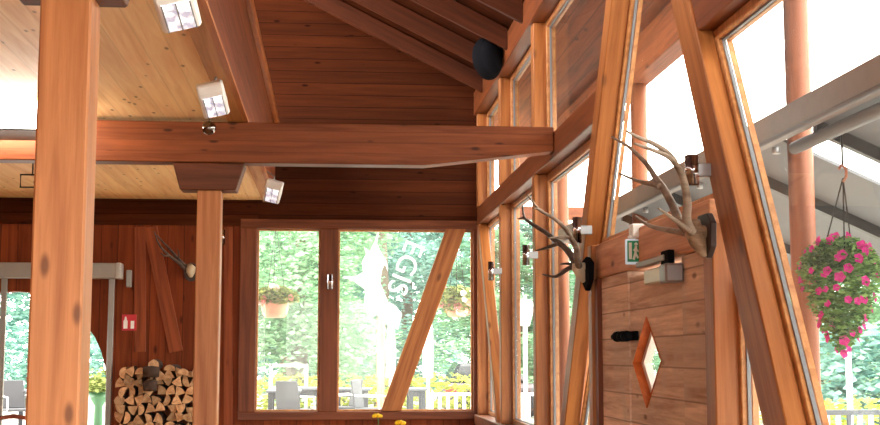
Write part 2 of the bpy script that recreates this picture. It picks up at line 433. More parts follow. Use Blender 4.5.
# terrace bay right of the brace, its frame follows the brace
b2n = lambda z: B2(z)-.27
window(7, [(XF-.03,b2n(.86)+.03,.86), (XF-.03,b2n(TB)+.03,TB), (XF-.03,3.04,TB), (XF-.03,3.04,.86)], 'X', frame=.055, depth=.034)
window(8, [(XF,PDR[0],.86), (XF,PDR[0],2.0), (XF,B2(.86)-.03,.86)], 'X', frame=.03)
k = 9
for y0, y1 in ((.64,2.9), (-1.86,.5), (-4.26,-2)):
    winX(k, y0, y1, .86, TB, gasket=False); k += 1
for y0, y1 in ((P1[1],14.86), (P2[1],P1[0])):
    winX(k, y0, y1, TT, 4.42, glass=M_CLEAR); k += 1
window(k, [(XF,B1(TT)-.03,TT), (XF,P2[0],TT), (XF,P2[0],4.42), (XF,B1(4.42)-.03,4.42)], 'X', glass=M_CLEAR); k += 1
window(k, [(XF,b2n(TT),TT), (XF,b2n(4.42),4.42), (XF,3.04,4.42), (XF,3.04,TT)], 'X')

# ------------------------------------------------------------------ boarded wall with the door
DX = XW+.05
DY0, DY1, DZ = 6.335, 7.508, 2.012
S('wall_right_boarded', MB().box(DX, DY1+.006, 0, DX+.12, PDL[0], 2.05).box(DX, PDR[1], 0, DX+.12, DY0-.006, 2.05), M_DOOR)
S('trim_16', MB().box(DX-.02, PDR[1], 2.055, DX+.14, PDL[0], 2.28), wood('door_head_board', lin(214, 156, 116), lin(164, 104, 70), 0, knots=.9, stain=.3, rough=.6), M=frame_along((0,1,0), (DX, PDR[1], 2.1)), bevel=.008)
S('trim_17', MB().box(DX-.03, PDL[0]-.09, 0, DX+.1, PDL[0], 2.055).box(DX-.03, PDR[1], 0, DX+.1, PDR[1]+.07, 2.055), M_SILL, M=frame_along((0,0,1), (DX, 7, 0)), bevel=.005)
door = thing('door_1', (DX, (DY0+DY1)/2, 0), 'rough-sawn boarded door with a tall diamond window on the glazed side', 'door', None, 'structure')
dc = tuple((onX(x,y,DX).y, onX(x,y,DX).z) for x, y in ((645,317), (632,363), (645.5,408), (660,361)))   # top, far, bottom, near (Y,Z)
mb = MB()
outer = [(DY1-.0, DZ), (DY1, 0), (DY0, 0), (DY0, DZ)]
t, f, bo, ne = dc
for q in ([(DY1,DZ),(DY0,DZ),ne,t,f][:0] or [(DY1,DZ), (DY0,DZ), t], [(DY1,DZ), t, f], [(DY1,DZ), f, (DY1,0)], [(DY1,0), f, bo], [(DY1,0), bo, (DY0,0)], [(DY0,0), bo, ne], [(DY0,0), ne, (DY0,DZ)], [(DY0,DZ), ne, t]):
    mb.prism([(DX+.012, y, z) for y, z in q], (.09,0,0))
leaf = obj('door_leaf', mb, M_DOOR, door)
mb = MB(); mi = MB()
cy, cz = sum(q[0] for q in dc)/4, sum(q[1] for q in dc)/4
def sc(q, s): return (cy+(q[0]-cy)*s, cz+(q[1]-cz)*s)
for i in range(4):
    a, b = dc[i], dc[(i+1) % 4]
    a2, b2 = sc(a, .985), sc(b, .985)
    mb.prism([(DX+.004, *a), (DX+.004, *b), (DX+.1, *b2), (DX+.1, *a2)] , (0.004, 0, 0.0))
    a3, b3 = sc(a, .80), sc(b, .80)
    mi.prism([(DX+.055, *a2), (DX+.055, *b2), (DX+.055, *b3), (DX+.055, *a3)], (.045,0,0))
obj('diamond_reveal', mb, wood('orange_reveal', lin(190, 98, 46), lin(150, 70, 28), 1, knots=0), leaf)
obj('diamond_frame', mi, plain('pale_frame', lin(226,216,206), .5), leaf)
obj('glass_pane', MB().prism([(DX+.085, *sc(q, .88)) for q in dc], (.005,0,0)), M_GLASS, leaf)

# black latch on the door edge
lt = thing('door_latch', (DX, 7.48, 1.66), 'black iron bolt latch across the far edge of the boarded door', 'latch')
obj('back_plate', MB().box(DX-.012, 7.30, 1.635, DX+.01, 7.66, 1.69), M_BLACK, lt, bevel=.004)
for yy in (7.36, 7.46, 7.58):
    obj('ring', MB().tube([(DX-.05, yy-.03, 1.66), (DX-.05, yy+.03, 1.66)], .032, 12).tube([(DX-.05,yy,1.66),(DX,yy,1.66)], .02, 8), M_BLACK, lt)
obj('bolt', MB().tube([(DX-.05, 7.28, 1.66), (DX-.05, 7.70, 1.66)], .018, 10), M_BLACK, lt)

# door closer
dcl = thing('door_closer', (DX-.05, 6.6, 2.0), 'grey and cream door closer at the top of the boarded door', 'door closer')
obj('body', MB().box(DX-.09, 6.34, 1.925, DX-.01, 6.76, 2.005), plain('cream_metal', lin(206,198,172), .35, .2), dcl, bevel=.008)
obj('end_cap', MB().box(DX-.1, 6.27, 1.915, DX-.005, 6.40, 2.012), M_STEEL, dcl, bevel=.01)
obj('slide_rail', MB().box(DX-.075, 6.40, 2.035, DX-.03, 7.0, 2.065), M_ALU, dcl, bevel=.004)
obj('arm', MB().box(DX-.07, 6.33, 2.0, DX-.035, 6.47, 2.085), M_BLACK, dcl, bevel=.004)

# exit sign: lit box hung flat under a bracket, perpendicular to the wall
ex = thing('exit_sign', (DX-.1, 7.2, 2.28), 'small lit green exit sign on a bracket above the boarded door', 'sign')
a = onY(623.5, 240, 7.2); b = onY(640, 265, 7.2)
obj('bracket', MB().box(DX-.06, 7.13, a.z+.01, DX+.03, 7.22, a.z+.09).box(a.x+.02, 7.15, a.z, DX-.03, 7.19, a.z+.025), M_WHITE, ex, bevel=.008)
pan = obj('panel', MB().box(a.x, 7.15, b.z, b.x, 7.17, a.z), plain('lit_panel', lin(196,206,214), .4, emit=.35, ecol=lin(205,225,238)), ex, bevel=.004)
gp = plain('exit_green', lin(24,112,74), .4, emit=.2, ecol=lin(30,140,90))
pw, ph = b.x-a.x, a.z-b.z
fld = obj('green_field', MB().box(a.x+pw*.1, 7.145, b.z+ph*.1, b.x-pw*.14, 7.151, a.z-ph*.06), gp, pan)
X_ = lambda u: a.x+pw*u
Z_ = lambda v: b.z+ph*v
obj('doorway_mark', MB().box(X_(.18), 7.141, Z_(.2), X_(.36), 7.146, Z_(.86)), M_WHITE, pan)
obj('runner', MB().ball((X_(.62),7.141,Z_(.8)), ph*.08, 1).tube([(X_(.62),7.141,Z_(.72)),(X_(.58),7.141,Z_(.45)),(X_(.46),7.141,Z_(.18))], ph*.055, 6).tube([(X_(.58),7.141,Z_(.45)),(X_(.74),7.141,Z_(.24))], ph*.045, 6).tube([(X_(.46),7.141,Z_(.55)),(X_(.62),7.141,Z_(.66)),(X_(.76),7.141,Z_(.5))], ph*.035, 6), M_WHITE, pan)

# ------------------------------------------------------------------ columns, cross beam, rafters
def column(x, y, w, ztop, label):
    c = thing('timber_column', (x, y, 0), label, 'column', None, 'thing')
    obj('shaft', MB().box(x-w/2, y-w/2, 0, x+w/2, y+w/2, ztop), M_POST, c, frame_along((0,0,1), (x,y,0)), .008)
    return c
def corbel(c, x0, x1, x2, x3, y0, y1, z0, z1):
    obj('corbel', MB().prism([(x0,y0,z1), (x1,y0,z0), (x2,y0,z0), (x3,y0,z1)], (0,y1-y0,0)), M_CORB, c, frame_along((1,0,0), (x0,y0,z0)), .006)
BY0, BY1 = 9.72, 9.90
k1 = onY(58, 200, 4.55); k2 = onY(208, 250, 9.72)
zc = onY(208, 190, 9.72).z
c1 = column(k1.x, 4.66, .182, zc+.38, 'thick honey-coloured timber column closest to us, full height at the left')
c2 = column(k2.x, 9.81, .18, zc, 'slimmer timber column under the cross beam, beside the firewood stack')
q = [onY(x, y, 9.72) for x, y in ((173,163), (180,190), (236,190), (245,163))]
corbel(c2, q[0].x, q[1].x, q[2].x, q[3].x, 9.70, 9.92, zc, q[0].z)
corbel(c1, k1.x-.28, k1.x-.19, k1.x+.19, k1.x+.28, 4.59, 4.74, zc+.045, q[0].z+.1)
zb, zt = onY(300, 163.5, 9.72).z, onY(300, 123, 9.72).z
e0, e1 = onY(425, 165, 9.72), onY(553, 151, 9.72)
bm_ = obj('cross_beam', MB().prism([(-7.9,BY0,zb), (e0.x,BY0,zb), (XW+.004,BY0,e1.z), (XW+.004,BY0,zt), (-7.9,BY0,zt)], (0,BY1-BY0,0)), M_BEAM, None, frame_along((1,0,0), (-7.9,BY0,zb)), .008)
tag(bm_, 'long red-brown cross beam spanning the hall, resting on the column corbel', 'beam', None, 'thing')
names = ['rafter nearest the back gable, low under the roof slope', 'second rafter out from the back gable, ending behind the black loudspeaker', 'third rafter out from the back gable, just past the loudspeaker', 'fourth rafter out from the back gable under the roof slope', 'fifth rafter out from the back gable, at the top edge of view']
for i, y in enumerate((14.1, 13.1, 12.05, 11.05, 10.05)):
    x0, x1 = XW-.03, -.55
    o = obj('rafter', MB().prism([(x0,y,roofz(x0)-.02), (x1,y,roofz(x1)-.02), (x1,y,roofz(x1)-.23), (x0,y,roofz(x0)-.23)], (0,.06,0)), M_RAFT, None, frame_along((-1,0,.506), (x0,y,roofz(x0)-.2)), .005)
    tag(o, 'dark timber '+names[i], 'rafter', 'rafters under the sloping roof', 'thing')
# diagonal brace in the back window
d0, d1, d2, d3 = (onY(381,411,14.96), onY(401,411,14.96), onY(466,229,14.96), onY(446,229,14.96))
o = obj('diagonal_brace', MB().prism([(v.x, 14.955, v.z) for v in (d0,d1,d2,d3)], (0,.075,0)), M_BRACE, None, frame_along(d3-d0, d0, (0,1,0)), .006)
tag(o, 'slanting timber brace across the wide window of the back wall', 'brace', None, 'thing')
# diagonal and upright boards on the left part of the back wall
def wallboard(p, w, label):
    a, b = [onY(x, y, 14.98) for x, y in p]
    d = (b-a).normalized(); s = Vector((d.z, 0, -d.x))*w/2
    o = obj('wall_batten', MB().prism([a-s, b-s, b+s, a+s], (0,.019,0)), wood('batten', lin(148, 74, 36), lin(110, 50, 22), 0, knots=.5), None, frame_along(d, a, (0,1,0)), .004)
    tag(o, label, 'batten', None, 'thing')
wallboard(((150,227),(176,352)), .16, 'slanting board fixed to the back wall above the firewood, behind the small antlers')
wallboard(((140,227),(140,352)), .13, 'upright board on the back wall right of the red fire sign')
wallboard(((228,227),(228,425)), .10, 'upright board on the back wall just left of the window')

# ------------------------------------------------------------------ lamps
def floodlight(px, py, Y, label, tilt=(.0,0), side=False):
    p = onY(px, py, Y)
    t = thing('floodlight', p, label, 'lamp', 'white floodlights along the ceiling edge')
    w, h, d = .085, .12, .09
    L = Matrix.Translation(p) @ Matrix.Rotation(tilt[1], 4, 'Y') @ Matrix.Rotation(tilt[0], 4, 'X')
    prof = [(-d*.5,-h), (-d*.5,h*.55), (-.005,h*1.0), (d*.9,h*.7), (d*.9,-h*.55)]
    m = MB().prism([(-w, y, z) for y, z in prof], (2*w,0,0)); m.b.transform(L)
    obj('housing', m, M_WHITE, t, L, .012)
    m = MB().box(-w*.72, -d*.5-.006, -h*.86, w*.72, -d*.5, h*.40); m.b.transform(L)
    le = obj('lens', m, M_LENS, t, L)
    m = MB()
    for i in range(3): m.box(-w*.72+i*w*.7, -d*.5-.012, -h*.86, -w*.72+i*w*.7+.006, -d*.5-.006, h*.4)
    m.b.transform(L); obj('lens_grid', m, M_ALU, le, L)
    obj('bracket', MB().tube([p+Vector((0,.03,h*.7)), p+Vector((.01,.05,h*1.25)), Vector((-.68, p.y+.06, 3.40) if side else (p.x+.02, p.y+.06, 3.36))], .008, 8), M_STEEL, t)
    return t
kk = N('bright_lens'); tc = kk.n('ShaderNodeTexCoord')
nz = kk.noise(tc.outputs['Object'], 26, 2)
kk.l(kk.ramp(nz, [(.4, lin(120,120,140)), (.6, lin(252,252,255))]), kk.bsdf.inputs['Emission Color']); kk.bsdf.inputs['Emission Strength'].default_value = 1.3
kk.bsdf.inputs['Base Color'].default_value = lin(200,200,210)
M_LENS = kk.m
floodlight(176, 4, 5.3, 'white ceiling floodlight cut off by the top edge of the picture', (R(58), R(-14)))
floodlight(213, 99, 8.1, 'white floodlight hung in front of the cross beam above the chrome ball', (R(48), R(-14)))
floodlight(273, 191, 12.6, 'small white floodlight beyond the cross beam, close to the dark gable', (R(40), R(14)), side=True)
p = onY(209, 128, 9.0)
cb = thing('chrome_ball', p, 'small chrome ball hanging in front of the cross beam', 'ornament')
obj('ball', MB().ball(p, .05, 3), plain('dark_chrome', lin(120,112,108), .12, 1), cb)
obj('cord', MB().tube([p+Vector((0,0,.04)), Vector((p.x, p.y, 3.36))], .003, 6), M_DARKM, cb)
# long fluorescent light, partly behind the near column
a, b = onY(-25, 103, 9.2), onY(60, 132, 9.2)
fl = thing('fluorescent_light', ((a.x+b.x)/2, 9.2, 3.3), 'wide glaring white strip light under the ceiling, half hidden behind the near column', 'lamp')
obj('diffuser', MB().box(a.x-.6, 9.1, b.z+.002, b.x-.1, 9.5, a.z), plain('glowing_diffuser', (1,1,1,1), .5, emit=24, ecol=(1,.95,.85,1)), fl, bevel=.02)
obj('tray', MB().box(a.x-.62, 9.08, b.z-.012, b.x-.08, 9.52, b.z), M_DARKM, fl)
obj('hanger', MB().box(a.x, 9.28, a.z, a.x+.05, 9.32, 3.36), M_STEEL, fl)
obj('hanger', MB().box(b.x-.3, 9.28, a.z, b.x-.25, 9.32, 3.36), M_STEEL, fl)
p = onY(27, 181, 12.2)
br = thing('ceiling_bracket', p, 'small dark metal loop bracket on the ceiling left of the near column', 'bracket')
obj('loop', MB().tube([p+Vector(v) for v in ((.07,0,.06), (-.06,0,.06), (-.06,0,-.06), (.07,0,-.06), (.07,0,.0))], .01, 6), M_DARKM, br)
obj('hanger', MB().tube([p+Vector((.05,0,.06)), Vector((p.x+.05, p.y, 3.36))], .008, 6), M_DARKM, br)
# chrome tube wall lights
def sconce(p, d, label, r=.03, h=.15):
    t = thing('wall_light', p, label, 'lamp', 'chrome up and down wall lights')
    obj('tube', MB().lathe([(r*.86,-h/2+.01), (r,-h/2), (r,h/2), (r*.86,h/2-.01)], 20, p), M_CHROME, t)
    q = p+d
    obj('mount', MB().box(min(p.x,q.x)-.018*(d.x==0), min(p.y,q.y)-.018*(d.y==0), p.z-.03, max(p.x,q.x)+.018*(d.x==0), max(p.y,q.y)+.018*(d.y==0), p.z+.03), M_STEEL, t, bevel=.004)
s = onX(692, 170, 1.64)
sconce(s, Vector((.09,0,0)), 'chrome tube wall light on the broad brace, beside the near antlers', .032, .135)
sconce(onX(577, 230, 1.63), Vector((.1,0,0)), 'chrome tube wall light above the far antlers', .03, .17)
sconce(onX(526, 255, 1.63), Vector((.1,0,0)), 'chrome tube wall light on the second window post, left of the far antlers', .03, .17)
sconce(onX(491, 271, 1.62), Vector((.11,0,0)), 'chrome tube wall light on the first window post from the corner', .03, .19)
p = onY(330, 282, 14.92)
sconce(Vector((p.x, 14.9, p.z)), Vector((0,.06,0)), 'chrome tube wall light on the post between the back windows', .035, .17)
p = onY(222, 237, 14.9)
sconce(Vector((p.x, 14.92, p.z)), Vector((0,.07,0)), 'dark wall light on the back wall, half hidden by the far column', .035, .17)

# black loudspeaker
p = onX(487, 59, XW-.19)
sp = thing('loudspeaker', p, 'black oval loudspeaker mounted on the roof plate near the gable', 'loudspeaker')
L = Matrix.Translation(p) @ Matrix.Rotation(R(25), 4, 'Z') @ Matrix.Rotation(R(-14), 4, 'Y')
m = MB()
bmesh.ops.create_uvsphere(m.b, u_segments=24, v_segments=16, radius=1, matrix=L @ Matrix.Diagonal((.15,.14,.215,1)))
for f in m.b.faces: f.smooth = True
obj('cabinet', m, M_BLACK, sp)
m = MB(); bmesh.ops.create_uvsphere(m.b, u_segments=24, v_segments=16, radius=1, matrix=L @ Matrix.Translation((0,-.05,0)) @ Matrix.Diagonal((.125,.12,.185,1)))
obj('grille', m, M_BLACK, sp)
obj('bracket', MB().tube([p+Vector((.06,.05,.02)), p+Vector((.13,.06,.09)), p+Vector((.2,.06,.10))], .022, 8).box(p.x+.13, p.y+0, p.z+.02, p.x+.165, p.y+.12, p.z+.2), M_BLACK, sp)

# ------------------------------------------------------------------ antlers
def trophy(loc, label, shield, skull, chains, mats, name='antler_trophy'):
    t = thing(name, loc, label, 'antlers')
    shield(t); skull(t)
    for (chs, m) in zip(chains, mats):
        mb = MB()
        for pts, r0, r1 in chs:
            n = len(pts)
            P = []; 
            for i in range(n-1):
                for k in range(4):
                    u = k/4
                    p0, p1, p2, p3 = pts[max(i-1,0)], pts[i], pts[i+1], pts[min(i+2,n-1)]
                    P.append(.5*((2*p1)+(p2-p0)*u+(2*p0-5*p1+4*p2-p3)*u*u+(3*p1-p0-3*p2+p3)*u**3))
            P.append(pts[-1])
            rr = [r0+(r1-r0)*(i/(len(P)-1))**1.3 for i in range(len(P))]
            mb.tube(P, rr, 9)
        obj('antler', mb, m, t)
    return t
def pxchain(pts, sc, ox, oy, y0, y1):
    n = len(pts)
    return [onY(ox+x/sc, oy+y/sc, y0+(y1-y0)*i/max(n-1,1)) for i, (x, y) in enumerate(pts)]
Z5 = (2.836, 600, 120)
ca = lambda pts, y0, y1, r0, r1: (pxchain(pts, *Z5, y0, y1), r0, r1)
near1 = [ca([(252,318),(225,285),(205,240),(178,192),(155,160),(130,122),(80,75),(32,48)], 5.66, 6.05, .024, .005),
         ca([(170,188),(150,182),(110,174),(55,152)], 5.82, 6.0, .016, .004),
         ca([(250,322),(225,318),(190,312),(140,300),(100,272)], 5.68, 5.85, .017, .005)]
near2 = [ca([(262,318),(246,285),(247,230),(236,168),(215,125),(190,102),(140,82),(97,66)], 5.60, 5.30, .023, .005),
         ca([(212,118),(190,92),(150,66),(110,50),(76,32)], 5.45, 5.28, .015, .005),
         ca([(255,312),(235,300),(200,275),(165,250)], 5.58, 5.45, .014, .004)]
def shield_near(t):
    P = [onX(x, y, 1.712) for x, y in ((700,216),(709,213),(713,222),(713,246),(709,258),(702,256),(699,240))]
    obj('shield', MB().prism([(1.700,p.y,p.z) for p in P], (.03,0,0)), M_SHIELD, t, bevel=.004)
def skull_near(t):
    a = onY(694, 233, 5.66); b = onY(703, 252, 5.64)
    obj('skull', MB().tube([a+Vector((-.0,0,.06)), a, (a+b)/2, b, b+Vector((.01,0,-.02))], [.03,.045,.04,.026,.014], 12).tube([a+Vector((-.02,0,.02)), Vector((1.71, 5.64, a.z))], .03, 10), wood('weathered_skull', lin(168,140,112), lin(96,74,58), 0, knots=0), t)
trophy(onX(707,235,1.70), 'large brown antlers on a dark shield right of the boarded door', shield_near, skull_near, (near1, near2), (M_ANT, M_ANT))
Z4 = (3.54, 500, 180)
cb_ = lambda pts, y0, y1, r0, r1: (pxchain(pts, *Z4, y0, y1), r0, r1)
far1 = [cb_([(280,305),(273,280),(270,240),(248,202),(230,170),(190,135),(140,105),(95,50)], 8.35, 8.0, .025, .005),
        cb_([(150,112),(135,103),(118,100)], 8.05, 8.0, .012, .004), cb_([(245,200),(215,202),(170,206)], 8.2, 8.05, .014, .004)]
far2 = [cb_([(275,312),(250,265),(225,235),(195,213),(160,185),(105,150),(85,130),(80,90)], 8.40, 8.85, .026, .005),
        cb_([(98,145),(85,135),(63,138)], 8.8, 8.85, .012, .004), cb_([(205,225),(165,240),(128,250)], 8.55, 8.7, .016, .004),
        cb_([(275,310),(245,312),(210,335),(190,342),(150,334)], 8.40, 8.5, .02, .005), cb_([(258,298),(235,296),(213,298)], 8.4, 8.45, .012, .004)]
def shield_far(t):
    P = [onX(x, y, 1.715) for x, y in ((585,262),(589,257),(593,262),(592.5,280),(589,291),(586,284))]
    obj('shield', MB().prism([(1.69,p.y,p.z) for p in P], (.035,0,0)), M_BLACK, t, bevel=.004)
def skull_far(t):
    a = onY(578, 267, 8.38); b = onY(584, 282, 8.36)
    obj('skull', MB().tube([a+Vector((-.01,0,.03)), a, (a+b)/2, b], [.03,.045,.038,.016], 12).tube([a, Vector((1.70, 8.36, a.z))], .03, 10), M_BONE, t)
trophy(onX(589,272,1.69), 'dark and pale antlers on a black plate left of the boarded door', shield_far, skull_far, (far1, far2), (M_ANT, M_ANTD))
Zb = (4.25, 100, 210)
bk = lambda pts, y0, y1, r0, r1: (pxchain(pts, *Zb, y0, y1), r0, r1)
b1 = [bk([(368,262),(335,225),(290,190),(250,145),(232,92)], 14.9, 14.7, .022, .005), bk([(295,192),(275,195),(258,182)], 14.8, 14.7, .012, .004)]
b2 = [bk([(366,240),(330,205),(300,170),(262,130),(240,105)], 14.9, 14.8, .02, .005), bk([(330,208),(335,190),(330,165)], 14.85, 14.75, .012, .004)]
def shield_b(t):
    a = onY(191, 272, 14.93)
    m = MB().lathe([(.09,-.012), (.095,0), (.09,.012)], 24); m.b.transform(Matrix.Translation((a.x, 14.945, a.z)) @ Matrix.Rotation(R(90), 4, 'X') @ Matrix.Diagonal((.9,1.15,1,1)))
    obj('shield', m, M_SHIELD, t)
def skull_b(t):
    a = onY(191, 270, 14.9)
    obj('skull', MB().tube([a+Vector((-.02,.02,.055)), a+Vector((0,-.01,.02)), a+Vector((0,-.02,-.03)), a+Vector((0,0,-.08))], [.03,.055,.05,.02], 12), M_BONE, t)
trophy(onY(191,272,14.95), 'small dark antlers with a pale skull on the back wall beside the far column', shield_b, skull_b, (b1, b2), (M_ANTD, M_ANTD))

# ------------------------------------------------------------------ back wall: fire sign, box, sliding-door header
a, b = onY(122, 314.5, 14.96), onY(136, 330.5, 14.96)
fs = thing('fire_sign', (a.x, 14.96, b.z), 'small red and white fire extinguisher sign on the back wall', 'sign')
pl_ = obj('plate', MB().box(a.x, 14.965, b.z, b.x, 14.98, a.z), plain('sign_red', lin(196,24,36), .4), fs)
w_, h_ = b.x-a.x, a.z-b.z
obj('pictogram', MB().box(a.x+w_*.12, 14.958, b.z+h_*.12, a.x+w_*.40, 14.966, b.z+h_*.62).prism([(a.x+w_*.16,14.958,b.z+h_*.62),(a.x+w_*.36,14.958,b.z+h_*.62),(a.x+w_*.30,14.958,b.z+h_*.86),(a.x+w_*.22,14.958,b.z+h_*.86)], (0,.008,0)).box(a.x+w_*.62, 14.958, b.z+h_*.12, a.x+w_*.86, 14.966, b.z+h_*.6), M_WHITE, pl_)
a, b = onY(126.5, 270, 14.94), onY(131, 287, 14.94)
wb = obj('wall_box', MB().box(a.x, 14.93, b.z, b.x, 15.0, a.z), M_ALU, bevel=.006)
tag(wb, 'narrow grey control box on the back wall right of the door header', 'box')
sd = thing('sliding_door', (-3.6, 14.8, 0), 'automatic glass sliding door with grey header in front of the arched doorway', 'door')
a, b = onY(120, 263, 14.75), onY(120, 278, 14.75)
obj('header', MB().box(-6.2, 14.75, b.z, a.x, 14.97, a.z), M_ALU, sd, bevel=.008)
ec = onY(117.5, 270, 14.74)
obj('end_cap', MB().box(a.x-.045, 14.74, b.z-.004, a.x+.008, 14.98, a.z+.004), plain('pale_cap', lin(178,176,170), .4), sd, bevel=.008)
f0, f1 = onY(108.5, 300, 14.86), onY(114, 300, 14.86)
fr = obj('side_frame', MB().box(f0.x, 14.84, 0, f1.x, 14.9, b.z), M_ALU, sd, bevel=.004)
obj('door_panel', MB().box(-5.1, 14.86, .02, -3.7, 14.88, b.z), M_GLASS, sd)
obj('panel_rail', MB().box(-3.74, 14.85, .02, -3.68, 14.89, b.z), M_ALU, sd)

# ------------------------------------------------------------------ firewood
M_END = wood('log_end', lin(206,168,126), lin(160,110,72), 1, knots=0, rnd=.8, rough=.8)
M_SPLIT = wood('log_split', lin(150,104,70), lin(104,66,40), 1, knots=.3, rnd=.6, rough=.8)
M_BARK = plain('bark', lin(70,52,42), .9, var=.5, scale=30)
def logmesh(kind, rng):
    n = 12; r = .062
    if kind == 0: pts = [(r*math.cos(2*math.pi*i/n)*rng.uniform(.9,1.05), r*math.sin(2*math.pi*i/n)*rng.uniform(.9,1.05)) for i in range(n)]; bark = n
    elif kind == 1:
        pts = [(r*1.1*math.cos(math.pi*i/8), r*1.1*math.sin(math.pi*i/8)-.03) for i in range(9)]; bark = 8
    elif kind == 2:
        pts = [(.105*math.cos(math.pi/2.1*i/6)-.045, .105*math.sin(math.pi/2.1*i/6)-.045) for i in range(7)]+[(-.045,-.045)]; bark = 6
    else:
        pts = [(.125*math.cos(math.pi/3*i/5+.5)-.06, .125*math.sin(math.pi/3*i/5+.5)-.062) for i in range(6)]+[(-.055,-.055)]; bark = 5
    m = MB(); m.prism([(x, 0, z) for x, z in pts], (0,.34,0)); m.b.faces.ensure_lookup_table()
    m.b.faces[0].material_index = 0; m.b.faces[1].material_index = 0
    for i in range(2, len(m.b.faces)): m.b.faces[i].material_index = 2 if i-2 < bark else 1
    o = obj('firewood_log', m, [M_END, M_SPLIT, M_BARK])
    return tag(o, 'split firewood log in the tall stack against the back wall', 'log', 'firewood logs in the stack')
rng = random.Random(3)
protos = [logmesh(k, rng) for k in (0,1,2,3,2,3)]
x0, x1 = -2.40, -1.36
used = set(); zrow = .066; row = 0
while zrow < 1.40:
    xx = x0+.05+(row % 2)*.03
    while xx < x1:
        i = rng.randrange(6); p = protos[i]
        o = p if i not in used else p.copy()
        if i in used: C.objects.link(o)
        used.add(i)
        o.location = (xx+rng.uniform(-.01,.01), 14.62+rng.uniform(-.05,.04), zrow+rng.uniform(-.012,.012)); o.rotation_euler = (0, rng.choice((0,1.57,3.14,4.7))+rng.uniform(-.5,.5), rng.uniform(-.05,.05))
        xx += rng.uniform(.098,.122)
    zrow += .098; row += 1
# the top of the stack: rounder logs with bark up, some lying on their side
for (px, py, kind, rz) in ((141,367,1,.1), (154,361,0,0), (170,364,1,-.1), (184,368,1,.1), (196,369,2,0), (210,368,1,.2), (128,376,2,.2), (160,372,2,.3)):
    p = onY(px, py+4, 14.6); i = {0:0,1:1,2:2}[kind]
    o = protos[i].copy(); C.objects.link(o); o.location = (p.x, 14.58, p.z); o.rotation_euler = (0, rng.uniform(-.3,.3), rz)
for (px, py, w) in ((151,372,.17), (150,386,.14)):
    p = onY(px, py, 14.5)
    o = obj('firewood_log', MB().tube([(p.x-w/2,14.56,p.z), (p.x,14.55,p.z+.004), (p.x+w/2,14.56,p.z)], [.06,.066,.058], 14), [M_BARK])
    tag(o, 'dark bark-covered log lying crosswise on the firewood stack, '+('upper of the two' if py < 380 else 'lower of the two'), 'log', 'firewood logs in the stack')

# ------------------------------------------------------------------ dining tables with yellow flowers, chair at the door
def dining_table(x, y, w, d, label):
    t = thing('dining_table', (x, y, 0), label, 'table')
    obj('tabletop', MB().box(x-w/2, y-d/2, .72, x+w/2, y+d/2, .755), M_POST, t, frame_along((1,0,0), (x,y,.72)), .005)
    for sx in (-1,1):
        for sy in (-1,1):
            obj('leg', MB().box(x+sx*(w/2-.08)-.03, y+sy*(d/2-.08)-.03, 0, x+sx*(w/2-.08)+.03, y+sy*(d/2-.08)+.03, .72), M_POST, t, frame_along((0,0,1), (x,y,0)), .004)
    return t
def vase(px, py, Y, label):
    f = onY(px, py, Y); t = thing('flower_vase', (f.x, Y, .755), label, 'vase')
    obj('vase', MB().lathe([(.028,.755), (.035,.80), (.03,.9), (.02,.98), (.026,f.z-.07)], 18, (f.x, Y, 0)), M_WHITE, t)
    m = MB(); rr = random.Random(px)
    for i in range(14):
        a = i*2.4; r = .006+.022*math.sqrt(i/14)
        m.ball((f.x+r*math.cos(a), Y+r*math.sin(a), f.z+.004-r*.4), .013, 1)
    st = obj('stem', MB().tube([(f.x, Y, .8), (f.x+.01, Y, f.z-.04), (f.x, Y, f.z)], .004, 6), plain('stem_green', lin(80,120,50), .6), t)
    obj('blossom', m, plain('yellow_petal', lin(250,205,20), .5), st)
v1 = onY(377, 415, 8.6); v2 = onY(400, 422, 8.0)
dining_table(v1.x+.05, 8.35, .75, .9, 'small honey-wood dining table below the slanting brace, under the yellow flowers')
vase(377, 415, 8.6, 'white vase with a yellow flower at the foot of the slanting window brace')
vase(400, 422, 8.0, 'white vase with a yellow flower, right of and lower than the other one')
p = onY(13, 418, 11.0)
ch = thing('dining_chair', (p.x, 11.0, 0), 'brown wooden dining chair at the lower left in front of the doorway', 'chair')
M_CH = wood('chair_wood', lin(150,74,48), lin(104,46,28), 0, knots=0)
obj('backrest', MB().tube([(p.x-.2,11.0,.9), (p.x-.17,11.0,p.z-.01), (p.x,11.02,p.z+.015), (p.x+.17,11,p.z-.01), (p.x+.2,11,.9)], .018, 8).box(p.x-.19,11.0,.78,p.x+.19,11.02,.9), M_CH, ch)
obj('seat', MB().box(p.x-.21,10.6,.43,p.x+.21,11.02,.47), M_CH, ch, bevel=.01)
for sx in (-1,1):
    obj('leg', MB().tube([(p.x+sx*.19,10.64,0), (p.x+sx*.19,10.64,.43)], .018, 8), M_CH, ch)
    obj('leg', MB().tube([(p.x+sx*.19,11.02,0), (p.x+sx*.19,11.0,.9)], .018, 8), M_CH, ch)

